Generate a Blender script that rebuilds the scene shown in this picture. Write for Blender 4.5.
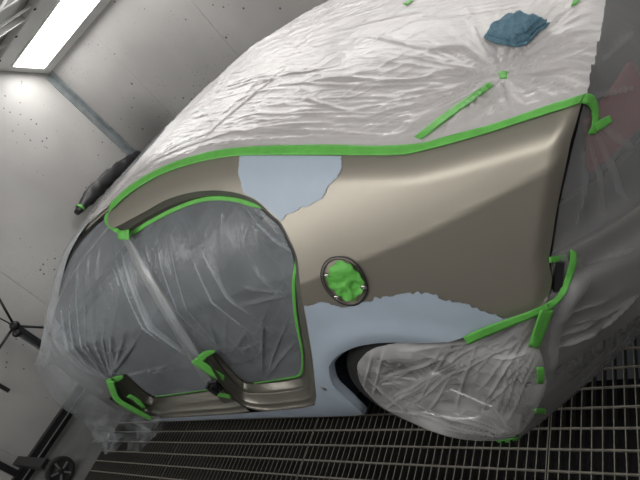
import bpy, bmesh, math, random
import numpy as np
from mathutils import Vector, Matrix, geometry
from mathutils.bvhtree import BVHTree

for o in list(bpy.data.objects): bpy.data.objects.remove(o)
scn = bpy.context.scene
COL = scn.collection
random.seed(7)
rng = np.random.default_rng(11)

# ------------------------------------------------------------------ camera
H = 1.70                                   # camera height over the floor grating
F = 527.629                                # focal length in pixels of a 640 x 480 frame
R = np.array([[0.71432676, -0.24204975, -0.65661953],
              [0.32933941, -0.71160837, 0.62060381],
              [-0.61747294, -0.65956459, -0.42860438]])
cam_d = bpy.data.cameras.new('camera')
cam_d.sensor_width = 36.0
cam_d.lens = F * 36.0 / 640.0
cam_d.clip_start = 0.02
cam = bpy.data.objects.new('camera', cam_d)
COL.objects.link(cam)
M = Matrix.Identity(4)
for i in range(3):
    M[i][0] = R[i, 0]; M[i][1] = -R[i, 1]; M[i][2] = -R[i, 2]
M[2][3] = H
cam.matrix_world = M
scn.camera = cam

# ------------------------------------------------------------------ light and exposure
LIGHT_FAR = 14.0
LIGHT_NEAR = 8.0
scn.view_settings.view_transform = 'Standard'
scn.view_settings.look = 'None'
scn.view_settings.gamma = 1.0
scn.view_settings.use_curve_mapping = False
scn.view_settings.exposure = 0.0
world = bpy.data.worlds.new('world')
scn.world = world
world.use_nodes = True
world.node_tree.nodes['Background'].inputs[0].default_value = (0.8, 0.85, 0.9, 1)
world.node_tree.nodes['Background'].inputs[1].default_value = 0.02

# ------------------------------------------------------------------ room measures (metres)
XE, XR = -5.10, 2.60          # end walls
YN, YF = -0.42, 3.64          # side walls
ZB, ZC = 2.215, 2.53           # foot of the inclined light boxes, ceiling
YC = 1.78                     # centre line of the car

# ------------------------------------------------------------------ helpers
def ray(px, py):
    return R @ np.array([px - 320.0, py - 240.0, F]) / F
def at_z(px, py, z):
    d = ray(px, py); t = (z - H) / d[2]; return (d[0]*t, d[1]*t, z)
def at_x(px, py, x):
    d = ray(px, py); t = x / d[0]; return (x, d[1]*t, H + d[2]*t)
def at_y(px, py, y):
    d = ray(px, py); t = y / d[1]; return (d[0]*t, y, H + d[2]*t)

def crease_z(x):
    return np.interp(x, [-4.6, -3.2, -2.0, -1.15, -0.85, -0.5, -0.2], [.86, .925, .94, .958, .99, 1.028, 1.045])
def g(x, z):
    """y of the near body side at length x and height z"""
    u = np.asarray(z - crease_z(x), float)
    up = .876 + .52*u + .66*u*u
    v = -u
    lo = .876 - .06*v + .09*v*v + np.where(v > .6, (v-.6)**2*.6, 0)
    y = np.where(u > 0, up, lo)
    k = 0.015
    s = np.clip((u + k)/(2*k), 0, 1); s = s*s*(3-2*s)
    y = up*s + lo*(1-s)
    y = y + np.maximum(0, np.asarray(x) + .75)**2*.35
    r = np.hypot(np.asarray(x) + 1.05, np.asarray(z) - .33)
    y = y - .012*np.exp(-((r-.38)/.05)**2)
    if ROLL:                                     # panel rolls over below the roof / lid joint and at its rear edge
        zt = np.interp(x, ROLL[0], ROLL[1]); k = np.interp(x, [-2.2, -1.2, -.8, -.3], [4, 5, 11, 15])
        y = y + k*np.clip(np.asarray(z) - (zt-.062), 0, .09)**2
        xe = np.interp(z, ROLL[2], ROLL[3])
        y = y + 16*np.clip(np.asarray(x) - (xe-.045), 0, .07)**2*np.interp(z, [.6, .75], [0, 1])
    return y
ROLL = None
TS = np.arange(.6, 6.0, .004)
def S(px, py, off=0.0):
    """point where the line of sight meets the body side (off = metres inboard of it)"""
    d = ray(px, py)
    P = TS[:, None]*d[None]
    fn = P[:, 1] - g(P[:, 0], P[:, 2] + H) - off
    idx = np.where((fn[:-1] < 0) & (fn[1:] >= 0))[0]
    if len(idx) == 0:
        i = int(np.argmin(np.abs(fn))); t = TS[i]
    else:
        i = idx[0]; t = TS[i] + .004*(-fn[i])/(fn[i+1]-fn[i])
    return np.array([d[0]*t, d[1]*t, H + d[2]*t])

def cr(pts, step=4.0):
    """Catmull-Rom through the points, about one point per step"""
    P = [np.array(p, float) for p in pts]
    out = []
    for i in range(len(P)-1):
        p0 = P[i-1] if i > 0 else 2*P[0]-P[1]
        p1, p2 = P[i], P[i+1]
        p3 = P[i+2] if i+2 < len(P) else 2*P[-1]-P[-2]
        n = max(1, int(np.linalg.norm(p2-p1)/step))
        for k in range(n):
            t = k/n
            out.append(.5*((2*p1)+(-p0+p2)*t+(2*p0-5*p1+4*p2-p3)*t*t+(-p0+3*p1-3*p2+p3)*t**3))
    out.append(P[-1])
    return out
def resample(pts, n):
    P = np.array(pts, float)
    L = np.r_[0, np.cumsum(np.linalg.norm(np.diff(P, axis=0), axis=1))]
    s = np.linspace(0, L[-1], n)
    return np.stack([np.interp(s, L, P[:, i]) for i in range(P.shape[1])], 1)
def inside(poly, q):
    poly = np.asarray(poly); q = np.asarray(q)
    x, y = q[:, 0], q[:, 1]; c = np.zeros(len(q), bool)
    j = len(poly)-1
    for i in range(len(poly)):
        xi, yi = poly[i]; xj, yj = poly[j]
        if yi != yj:
            c ^= ((yi > y) != (yj > y)) & (x < (xj-xi)*(y-yi)/(yj-yi)+xi)
        j = i
    return c
def bdist(poly, q):
    poly = np.asarray(poly); d = np.full(len(q), 1e9)
    for i in range(len(poly)):
        a, b = poly[i-1], poly[i]; ab = b-a; L = max(ab @ ab, 1e-12)
        t = np.clip(((q-a) @ ab)/L, 0, 1)
        d = np.minimum(d, np.linalg.norm(q-(a+t[:, None]*ab), axis=1))
    return d
def cdt(poly, sp):
    """triangles filling a 2D outline, with inner points sp apart"""
    poly = np.asarray(poly, float)
    lo, hi = poly.min(0), poly.max(0)
    gx, gy = np.meshgrid(np.arange(lo[0], hi[0], sp), np.arange(lo[1], hi[1], sp))
    gx[1::2] += sp/2
    q = np.stack([gx.ravel(), gy.ravel()], 1)
    q = q[inside(poly, q)]
    if len(q): q = q[bdist(poly, q) > sp*.45]
    vs = [Vector(p) for p in poly] + [Vector(p) for p in q]
    n = len(poly)
    r = geometry.delaunay_2d_cdt(vs, [], [list(range(n))], 1, 1e-6)
    return np.array([tuple(v) for v in r[0]]), [list(f) for f in r[2]]
def hash2(i, j, s):
    n = (i*374761393 + j*668265263 + s*982451653) & 0x7fffffff
    n = ((n ^ (n >> 13))*1274126177) & 0x7fffffff
    return ((n ^ (n >> 16)) & 0xffff)/65535.0
def vn(u, v, s=0):
    u = np.asarray(u, float); v = np.asarray(v, float)
    i = np.floor(u).astype(np.int64); j = np.floor(v).astype(np.int64)
    fu, fv = u-i, v-j
    fu = fu**3*(fu*(fu*6-15)+10); fv = fv**3*(fv*(fv*6-15)+10)
    a = hash2(i, j, s); b = hash2(i+1, j, s); c = hash2(i, j+1, s); d = hash2(i+1, j+1, s)
    return (a*(1-fu)+b*fu)*(1-fv)+(c*(1-fu)+d*fu)*fv
def sharp(u, v, s=0, p=7):
    return (1-np.abs(2*vn(u, v, s)-1))**p
def ridge(u, v, s=0):
    return (1-np.abs(2*vn(u, v, s)-1))**3

# ------------------------------------------------------------------ materials
MAT = {}
def material(name, color, rough=.5, metal=0.0, spec=.5, var=0.0, vscale=8.0, bump=0.0, bscale=60.0, emit=None, color2=None, stretch=None):
    m = bpy.data.materials.new(name); m.use_nodes = True
    nt = m.node_tree; N = nt.nodes; L = nt.links
    b = N['Principled BSDF']
    b.inputs['Base Color'].default_value = (*color, 1)
    b.inputs['Roughness'].default_value = rough
    b.inputs['Metallic'].default_value = metal
    b.inputs['Specular IOR Level'].default_value = spec
    tc = N.new('ShaderNodeTexCoord'); mp = N.new('ShaderNodeMapping')
    L.new(tc.outputs['Object'], mp.inputs[0])
    if stretch: mp.inputs['Scale'].default_value = stretch
    if var or color2:
        nz = N.new('ShaderNodeTexNoise'); nz.inputs['Scale'].default_value = vscale; nz.inputs['Detail'].default_value = 6
        L.new(mp.outputs[0], nz.inputs['Vector'])
        rp = N.new('ShaderNodeValToRGB'); rp.color_ramp.elements[0].position = .3; rp.color_ramp.elements[1].position = .7
        c2 = color2 if color2 else tuple(min(1, c*(1+var)) for c in color)
        c1 = color if color2 else tuple(c*(1-var) for c in color)
        rp.color_ramp.elements[0].color = (*c1, 1); rp.color_ramp.elements[1].color = (*c2, 1)
        L.new(nz.outputs['Fac'], rp.inputs[0]); L.new(rp.outputs[0], b.inputs['Base Color'])
    if bump:
        nb = N.new('ShaderNodeTexNoise'); nb.inputs['Scale'].default_value = bscale; nb.inputs['Detail'].default_value = 4
        L.new(mp.outputs[0], nb.inputs['Vector'])
        bp = N.new('ShaderNodeBump'); bp.inputs['Strength'].default_value = bump; bp.inputs['Distance'].default_value = .01
        L.new(nb.outputs['Fac'], bp.inputs['Height']); L.new(bp.outputs[0], b.inputs['Normal'])
    if emit:
        b.inputs['Emission Color'].default_value = (1, .985, .96, 1); b.inputs['Emission Strength'].default_value = emit
    MAT[name] = m
    return m
def film(name, opaque, color=(.78, .77, .78), rough=.22, vary=.15, bump=.5, bscale=30.0, stretch=(1, 1, 1), spec=.6):
    """thin clear plastic sheet: part haze and gloss, part see-through"""
    m = bpy.data.materials.new(name); m.use_nodes = True
    nt = m.node_tree; N = nt.nodes; L = nt.links
    b = N['Principled BSDF']; out = N['Material Output']
    b.inputs['Base Color'].default_value = (*color, 1); b.inputs['Roughness'].default_value = rough
    b.inputs['Specular IOR Level'].default_value = spec
    tr = N.new('ShaderNodeBsdfTransparent'); mx = N.new('ShaderNodeMixShader')
    tc = N.new('ShaderNodeTexCoord'); mp = N.new('ShaderNodeMapping'); mp.inputs['Scale'].default_value = stretch
    L.new(tc.outputs['Object'], mp.inputs[0])
    nz = N.new('ShaderNodeTexNoise'); nz.inputs['Scale'].default_value = 5; nz.inputs['Detail'].default_value = 5
    L.new(mp.outputs[0], nz.inputs['Vector'])
    mr = N.new('ShaderNodeMapRange'); mr.inputs['From Min'].default_value = .3; mr.inputs['From Max'].default_value = .7
    mr.inputs['To Min'].default_value = opaque - vary; mr.inputs['To Max'].default_value = opaque + vary
    L.new(nz.outputs['Fac'], mr.inputs['Value'])
    at = N.new('ShaderNodeAttribute'); at.attribute_name = 'crease'
    ad = N.new('ShaderNodeMath'); ad.operation = 'ADD'; ad.use_clamp = True
    L.new(mr.outputs[0], ad.inputs[0]); L.new(at.outputs['Fac'], ad.inputs[1])
    nb = N.new('ShaderNodeTexNoise'); nb.inputs['Scale'].default_value = bscale; nb.inputs['Detail'].default_value = 3; nb.inputs['Distortion'].default_value = 1.0
    L.new(mp.outputs[0], nb.inputs['Vector'])
    bp = N.new('ShaderNodeBump'); bp.inputs['Strength'].default_value = bump; bp.inputs['Distance'].default_value = .008
    L.new(nb.outputs['Fac'], bp.inputs['Height']); L.new(bp.outputs[0], b.inputs['Normal'])
    L.new(ad.outputs[0], mx.inputs[0]); L.new(tr.outputs[0], mx.inputs[1]); L.new(b.outputs[0], mx.inputs[2])
    L.new(mx.outputs[0], out.inputs[0])
    MAT[name] = m
    return m
def wall_material():
    m = bpy.data.materials.new('booth_wall'); m.use_nodes = True
    nt = m.node_tree; N = nt.nodes; L = nt.links
    b = N['Principled BSDF']; b.inputs['Roughness'].default_value = .45
    geo = N.new('ShaderNodeNewGeometry')
    # broad greyish overspray stains
    n1 = N.new('ShaderNodeTexNoise'); n1.inputs['Scale'].default_value = .9; n1.inputs['Detail'].default_value = 5
    L.new(geo.outputs['Position'], n1.inputs['Vector'])
    r1 = N.new('ShaderNodeValToRGB'); r1.color_ramp.elements[0].position = .35; r1.color_ramp.elements[1].position = .65
    r1.color_ramp.elements[0].color = (.34, .33, .32, 1); r1.color_ramp.elements[1].color = (.455, .445, .435, 1)
    L.new(n1.outputs['Fac'], r1.inputs[0])
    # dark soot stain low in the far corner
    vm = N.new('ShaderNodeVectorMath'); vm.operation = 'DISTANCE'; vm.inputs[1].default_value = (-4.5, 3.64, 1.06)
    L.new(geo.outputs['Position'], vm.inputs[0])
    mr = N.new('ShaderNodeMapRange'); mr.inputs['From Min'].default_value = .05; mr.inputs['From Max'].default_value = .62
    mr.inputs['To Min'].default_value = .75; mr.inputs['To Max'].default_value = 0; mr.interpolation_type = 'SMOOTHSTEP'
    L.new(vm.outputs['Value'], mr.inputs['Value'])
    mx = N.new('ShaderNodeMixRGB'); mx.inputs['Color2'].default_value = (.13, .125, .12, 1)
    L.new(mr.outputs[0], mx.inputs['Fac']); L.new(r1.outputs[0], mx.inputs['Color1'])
    # paint specks
    prev = mx.outputs[0]
    for sc, th, msc, lo in ((15, .24, 1.7, .42), (46, .26, 1.3, .42)):
        vo = N.new('ShaderNodeTexVoronoi'); vo.inputs['Scale'].default_value = sc
        L.new(geo.outputs['Position'], vo.inputs['Vector'])
        nm = N.new('ShaderNodeTexNoise'); nm.inputs['Scale'].default_value = msc; nm.inputs['Detail'].default_value = 3
        L.new(geo.outputs['Position'], nm.inputs['Vector'])
        m2 = N.new('ShaderNodeMapRange'); m2.inputs['From Min'].default_value = lo; m2.inputs['From Max'].default_value = lo+.2
        m2.inputs['To Min'].default_value = 0; m2.inputs['To Max'].default_value = th
        L.new(nm.outputs['Fac'], m2.inputs['Value'])
        sep = N.new('ShaderNodeSeparateColor'); L.new(vo.outputs['Color'], sep.inputs[0])
        mu = N.new('ShaderNodeMath'); mu.operation = 'MULTIPLY'; L.new(m2.outputs[0], mu.inputs[0]); L.new(sep.outputs[0], mu.inputs[1])
        lt = N.new('ShaderNodeMath'); lt.operation = 'LESS_THAN'; L.new(vo.outputs['Distance'], lt.inputs[0]); L.new(mu.outputs[0], lt.inputs[1])
        mm = N.new('ShaderNodeMixRGB'); mm.inputs['Color2'].default_value = (.06, .06, .065, 1)
        L.new(lt.outputs[0], mm.inputs['Fac']); L.new(prev, mm.inputs['Color1']); prev = mm.outputs[0]
    L.new(prev, b.inputs['Base Color'])
    MAT['booth_wall'] = m
wall_material()
material('white_panel', (.72, .72, .70), .4, var=.05, vscale=3)
material('ceiling_filter', (.34, .34, .33), .9, bump=.4, bscale=120)
material('ceiling_metal', (.50, .50, .49), .45, .3, var=.1)
material('zinc', (.33, .36, .37), .45, .6, var=.18, vscale=14)
material('diffuser', (1, 1, 1), .5, emit=LIGHT_FAR)
material('diffuser_near', (1, 1, 1), .5, emit=LIGHT_NEAR)
material('concrete', (.105, .107, .105), .8, var=.2, vscale=5, bump=.2)
material('pit', (.02, .02, .022), .9, var=.2)
material('grate_bar_shade', (.034, .033, .032), .6, .25, var=.25, vscale=30)
material('grate_rod', (.20, .19, .16), .6, .15, var=.2, vscale=30)
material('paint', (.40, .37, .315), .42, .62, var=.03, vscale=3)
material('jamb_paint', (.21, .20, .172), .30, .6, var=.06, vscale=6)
material('primer', (.44, .52, .615), .5, var=.035, vscale=10)
material('black_plastic', (.018, .018, .02), .45, var=.2)
material('black_metal', (.016, .016, .018), .4, .2)
material('well', (.022, .027, .038), .55, var=.2)
material('rubber', (.022, .022, .022), .75, bump=.3)
material('alloy', (.55, .55, .56), .3, .8)
material('glass_dark', (.04, .042, .045), .1, spec=.6)
material('seat_fabric', (.03, .031, .034), .85, bump=.3, bscale=200)
material('interior', (.055, .057, .06), .8, var=.3)
material('tape', (.135, .50, .085), .55, var=.10, vscale=30, bump=.25, bscale=150)
material('cloth', (.125, .245, .32), .95, var=.15, vscale=60, bump=.6, bscale=260)
material('red_lens', (.22, .012, .02), .2)
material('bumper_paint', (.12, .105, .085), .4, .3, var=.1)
material('chrome', (.55, .54, .52), .25, .9, var=.1, vscale=30)
film('film_top', .82, (.68, .655, .65), .22, .05, .2, 45, (1, 3, 2), .5)
film('film_door', .30, (.58, .63, .68), .15, .05, .22, 40, (1, 1, 1))
film('film_front', .42, (.47, .50, .53), .13, .10, .35, 22, (1, 1, 1))
film('film_wheel', .36, (.78, .78, .78), .20, .12, .25, 24, (1, 1, 1))
film('film_rear', .46, (.36, .36, .37), .25, .06, .2, 20, (1, 1, 1))

# ------------------------------------------------------------------ object helpers
def mesh_obj(name, verts, faces, mat=None, parent=None, smooth=True):
    me = bpy.data.meshes.new(name)
    me.from_pydata([tuple(map(float, v)) for v in verts], [], [tuple(int(i) for i in f) for f in faces])
    if mat: me.materials.append(MAT[mat])
    if smooth:
        me.polygons.foreach_set('use_smooth', [True]*len(me.polygons))
    me.update()
    o = bpy.data.objects.new(name, me); COL.objects.link(o)
    if parent is not None: o.parent = parent
    return o
def tag(o, label=None, cat=None, group=None, kind=None):
    if label: o['label'] = label
    if cat: o['category'] = cat
    if group: o['group'] = group
    if kind: o['kind'] = kind
    return o
def empty(name, loc=(0, 0, 0)):
    o = bpy.data.objects.new(name, None); o.location = loc; o.empty_display_size = .1
    COL.objects.link(o); return o
class MB:
    def __init__(s): s.v = []; s.f = []
    def add(s, v, f):
        n = len(s.v); s.v += [tuple(p) for p in v]; s.f += [tuple(i+n for i in q) for q in f]; return s
    def box(s, a, b):
        x0, y0, z0 = a; x1, y1, z1 = b
        return s.add([(x0, y0, z0), (x1, y0, z0), (x1, y1, z0), (x0, y1, z0), (x0, y0, z1), (x1, y0, z1), (x1, y1, z1), (x0, y1, z1)],
                     [(0, 3, 2, 1), (4, 5, 6, 7), (0, 1, 5, 4), (1, 2, 6, 5), (2, 3, 7, 6), (3, 0, 4, 7)])
    def tube(s, pts, r, n=10, cap=True):
        P = [Vector(p) for p in pts]; rs = r if isinstance(r, (list, tuple)) else [r]*len(P)
        base = len(s.v)
        for i, p in enumerate(P):
            d = (P[min(i+1, len(P)-1)]-P[max(i-1, 0)]).normalized()
            a = d.cross(Vector((0, 0, 1)));
            if a.length < .05: a = d.cross(Vector((1, 0, 0)))
            a.normalize(); b = d.cross(a)
            for k in range(n):
                t = 2*math.pi*k/n
                s.v.append(tuple(p+a*math.cos(t)*rs[i]+b*math.sin(t)*rs[i]))
        for i in range(len(P)-1):
            for k in range(n):
                s.f.append((base+i*n+k, base+i*n+(k+1) % n, base+(i+1)*n+(k+1) % n, base+(i+1)*n+k))
        if cap:
            s.f.append(tuple(base+k for k in range(n))[::-1]); s.f.append(tuple(base+(len(P)-1)*n+k for k in range(n)))
        return s
    def bar(s, a, b, w, h):
        """rectangular bar between two points"""
        a, b = Vector(a), Vector(b); d = (b-a).normalized()
        u = d.cross(Vector((0, 0, 1)))
        if u.length < .05: u = d.cross(Vector((0, 1, 0)))
        u.normalize(); v = u.cross(d); base = len(s.v)
        for p in (a, b):
            for q in ((-1, -1), (1, -1), (1, 1), (-1, 1)):
                s.v.append(tuple(p+u*q[0]*w/2+v*q[1]*h/2))
        for q in ((0, 1, 2, 3), (7, 6, 5, 4), (0, 4, 5, 1), (1, 5, 6, 2), (2, 6, 7, 3), (3, 7, 4, 0)): s.f.append(tuple(base+i for i in q))
        return s
    def lathe(s, prof, c, axis='y', n=40):
        """prof: list of (radius, offset along axis)"""
        base = len(s.v); m = len(prof)
        for k in range(n):
            t = 2*math.pi*k/n
            for r, o in prof:
                if axis == 'y': s.v.append((c[0]+r*math.cos(t), c[1]+o, c[2]+r*math.sin(t)))
                elif axis == 'z': s.v.append((c[0]+r*math.cos(t), c[1]+r*math.sin(t), c[2]+o))
                else: s.v.append((c[0]+o, c[1]+r*math.cos(t), c[2]+r*math.sin(t)))
        for k in range(n):
            for i in range(m-1):
                a = base+k*m+i; b = base+((k+1) % n)*m+i
                s.f.append((a, a+1, b+1, b))
        return s
    def build(s, name, mat, parent=None, smooth=False):
        return mesh_obj(name, s.v, s.f, mat, parent, smooth)
def bevel(o, w=.004, seg=2):
    m = o.modifiers.new('bevel', 'BEVEL'); m.width = w; m.segments = seg; m.limit_method = 'ANGLE'
    return o
def grid_faces(n, m, close=False):
    return [(i*m+j, i*m+j+1, (i+1)*m+j+1, (i+1)*m+j) for i in range(n-1) for j in range(m-1)]
def solid(o, t, off=-1):
    m = o.modifiers.new('solid', 'SOLIDIFY'); m.thickness = t; m.offset = off
    return o
def crease(o, w):
    a = o.data.attributes.new('crease', 'FLOAT', 'POINT'); a.data.foreach_set('value', np.asarray(w, np.float32).ravel()); return o
def folds(segs, fn, ax=(0, 2)):
    """straight tension folds: (x0,y0,x1,y1,height,half width) with ends in photo pixels, laid on a surface by fn"""
    S3 = []
    for x0, y0, x1, y1, a, w in segs:
        p, q = fn(x0, y0), fn(x1, y1)
        if p is None or q is None: continue
        S3.append((np.array([p[ax[0]], p[ax[1]]]), np.array([q[ax[0]], q[ax[1]]]), a, w))
    def f_(u, v):
        h = np.zeros(np.shape(u)); wob = .006*(vn(np.asarray(u)*9, np.asarray(v)*9, 77)-.5)
        for p, q, a, w in S3:
            d = q-p; L = np.linalg.norm(d)+1e-9; d = d/L
            t = ((u-p[0])*d[0]+(v-p[1])*d[1])/L; n_ = -(u-p[0])*d[1]+(v-p[1])*d[0]+wob
            h = np.maximum(h, a*np.exp(-(n_/w)**2)*np.clip(1-(2*np.clip(t, -1, 2)-1)**4, 0, 1))
        return h
    return f_
def fan(c, ends, a, w, jit=0):
    return [(c[0]+random.uniform(-jit, jit), c[1]+random.uniform(-jit, jit), e[0], e[1], a*random.uniform(.6, 1.2), w*random.uniform(.7, 1.4)) for e in ends]
def side_sheet(name, px_poly, off, sp, mat, parent=None, disp=None):
    """sheet on the body side inside an outline given in photo pixels; disp(x,z) moves it outboard"""
    P = np.array([S(p[0], p[1], off) for p in px_poly])
    v2, fc = cdt(P[:, [0, 2]], sp)
    y = g(v2[:, 0], v2[:, 1]) + off
    if disp is not None:
        e = np.clip(bdist(P[:, [0, 2]], v2)/.03, 0, 1)
        dh = disp(v2[:, 0], v2[:, 1])
        y = y - dh*e
    o = mesh_obj(name, np.stack([v2[:, 0], y, v2[:, 1]], 1), fc, mat, parent)
    if disp is not None: crease(o, np.clip((dh-.005)/.012, 0, 1)*.13*(.3+1.2*vn(v2[:, 0]*7, v2[:, 1]*7, 19)))
    if disp is None:
        h_ = .004
        gx = (g(v2[:, 0]+h_, v2[:, 1])-g(v2[:, 0]-h_, v2[:, 1]))/(2*h_); gz = (g(v2[:, 0], v2[:, 1]+h_)-g(v2[:, 0], v2[:, 1]-h_))/(2*h_)
        nn = np.stack([gx, -np.ones(len(v2)), gz], 1); nn /= np.linalg.norm(nn, axis=1)[:, None]
        if o.data.polygons[0].normal.y > 0: o.data.flip_normals()
        o.data.normals_split_custom_set_from_vertices([tuple(q) for q in nn])
    return o

# ================================================================== the setting
def wall_with_panels(name, axis, c, a0, a1, z0, z1, seams, sgn):
    """backing plus separate sheet panels with open joints"""
    m = MB()
    if axis == 'x': m.box((min(c, c+sgn*.05)+0, a0, z0), (max(c, c+sgn*.05), a1, z1))
    else: m.box((a0, min(c, c+sgn*.05), z0), (a1, max(c, c+sgn*.05), z1))
    for i in range(len(m.v)): pass
    w = m.build(name, 'zinc'); tag(w, kind='structure')
    s = [a0]+list(seams)+[a1]
    for i in range(len(s)-1):
        p = MB(); lo, hi = s[i]+.0015, s[i+1]-.0015; f0, f1 = sorted((c, c-sgn*.012))
        if axis == 'x': p.box((f0, lo, z0), (f1, hi, z1))
        else: p.box((lo, f0, z0), (hi, f1, z1))
        p.build('wall_panel', 'booth_wall', w)
    return w
wall_with_panels('wall_far', 'y', YF+.012, XE, XR, 0, ZC+.1, [-4.18, -3.04, -1.9, -.76, .38, 1.52], 1)
wall_with_panels('wall_end', 'x', XE-.012, YN, YF, 0, ZC+.1, [.6, 1.75], -1)
wall_with_panels('wall_near', 'y', YN-.012, XE, XR, 0, ZC+.1, [-4.18, -3.04, -1.9, -.76, .38, 1.52], -1)
wall_with_panels('wall_rear', 'x', XR+.012, YN, YF, 0, ZC+.1, [.6, 1.75], 1)
# zinc corner strip
t = MB()
t.add([(XE, YF-.075, 0.), (XE+.012, YF-.075, 0), (XE+.012, YF-.012, 0), (XE+.075, YF-.012, 0), (XE+.075, YF, 0), (XE, YF, 0)], [(5, 4, 3, 2, 1, 0)])
n0 = len(t.v)
t.v += [(x, y, ZB-.005) for x, y, z in t.v[:6]]
t.f += [(i, (i+1) % 6, 6+(i+1) % 6, 6+i) for i in range(6)] + [(6, 7, 8, 9, 10, 11)]
o = t.build('trim_1', 'zinc'); tag(o, kind='structure')
rv = MB()
for z in np.arange(.15, ZB, .32):
    rv.lathe([(0.0, .006), (.006, .004), (.008, 0)], (XE+.012, YF-.045, z), 'x', 8)
tag(rv.build('rivet', 'zinc', o), kind='stuff')
tag(MB().box((XE, YN, 0), (XE+.012, YF-.08, .035)).build('base_gap_end', 'black_metal'), kind='structure')  # black strip standing in for the gap and shadow at the wall foot

# floor: concrete all round the grated pit
GX0, GX1, GY0, GY1 = -4.085, 1.52, .2605, 1.378
fl = MB()
for a, b in (((XE, YN, -.1), (GX0, YF, 0)), ((GX0, YN, -.1), (GX1, GY0, 0)), ((GX0, GY1, -.1), (GX1, YF, 0)), ((GX1, YN, -.1), (XR, YF, 0))): fl.box(a, b)
tag(fl.build('floor', 'concrete'), kind='structure')
pt = MB().box((GX0-.02, GY0-.02, -.5), (GX1+.02, GY1+.02, -.45))
tag(pt.build('floor_pit', 'pit'), kind='structure')
# grating panels: bearing bars across, rods along
PX, PY = 1.153/34, .0744
names = ['dark steel floor grating beside the concrete strip at the end wall', 'dark steel floor grating panel below the front door opening',
         'dark steel floor grating panel below the rear door opening', 'dark steel floor grating panel under the wrapped rear wheel',
         'dark steel floor grating panel behind the rear of the car']
edges = [GX0, -3.095, -1.942, -.789, .364, 1.517]
bar_me = {}
for k in range(5):
    x0, x1 = edges[k]+.004, edges[k+1]-.004
    root = empty('floor_grate', (x0, GY0, -.035)); tag(root, names[k], 'grating', 'steel gratings over the floor pit')
    nb = int(round((x1-x0)/PX)); pit = (x1-x0)/nb
    if not bar_me:
        b0 = MB().box((-.0018, 0, 0), (.0018, GY1-GY0-.004, .033)).build('bearing_bar', 'grate_bar_shade'); b0.data.materials.append(MAT['grate_rod']); b0.data.polygons[1].material_index = 1; bar_me['b'] = b0.data; bpy.data.objects.remove(b0)  # dark sides, lighter top face: shading put into the bar colours
    for i in range(nb+1):
        o = bpy.data.objects.new('bearing_bar', bar_me['b']); COL.objects.link(o); o.parent = root; o.location = (i*pit, .002, 0)
    r0 = MB().box((0, -.0028, .026), (x1-x0, .0028, .0345)).build('cross_rod', 'grate_rod'); rd = r0.data; bpy.data.objects.remove(r0)
    for j in range(16):
        o = bpy.data.objects.new('cross_rod', rd); COL.objects.link(o); o.parent = root; o.location = (0, min(max(j*PY, .003), GY1-GY0-.004) , 0.0005)

# ceiling: filter field in a metal frame
tag(MB().box((XE, YN, ZC+.06), (XR, YF, ZC+.1)).build('ceiling', 'ceiling_filter'), kind='structure')
cg = MB()
tr = empty('trim_2', (0, 0, 0)); tag(tr, kind='structure')
ys = [YN+.42, .62, 1.28, 1.94, 2.60, YF-.42]
for y in ys: MB().box((XE+.002, y-.03, ZC), (XR-.002, y+.03, ZC+.055)).build('ceiling_rail', 'ceiling_metal', tr)
for x in np.arange(XE+.32, XR, .62): MB().box((x-.02, YN+.455, ZC+.005), (x+.02, YF-.455, ZC+.05)).build('ceiling_crossbar', 'ceiling_metal', tr)
for x in np.arange(XE+.32+.2, XR, .62): MB().box((x-.004, YN+.455, ZC+.012), (x+.004, YF-.455, ZC+.03)).build('ceiling_wire', 'ceiling_metal', tr)
bl = MB()
for x in np.arange(XE+.2, XR, .45): bl.lathe([(0, -.012), (.012, -.010), (.014, 0)], (x, YF-.42, ZC), 'z', 8)
tag(bl.build('bolt', 'black_metal', tr), kind='stuff')

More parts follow.
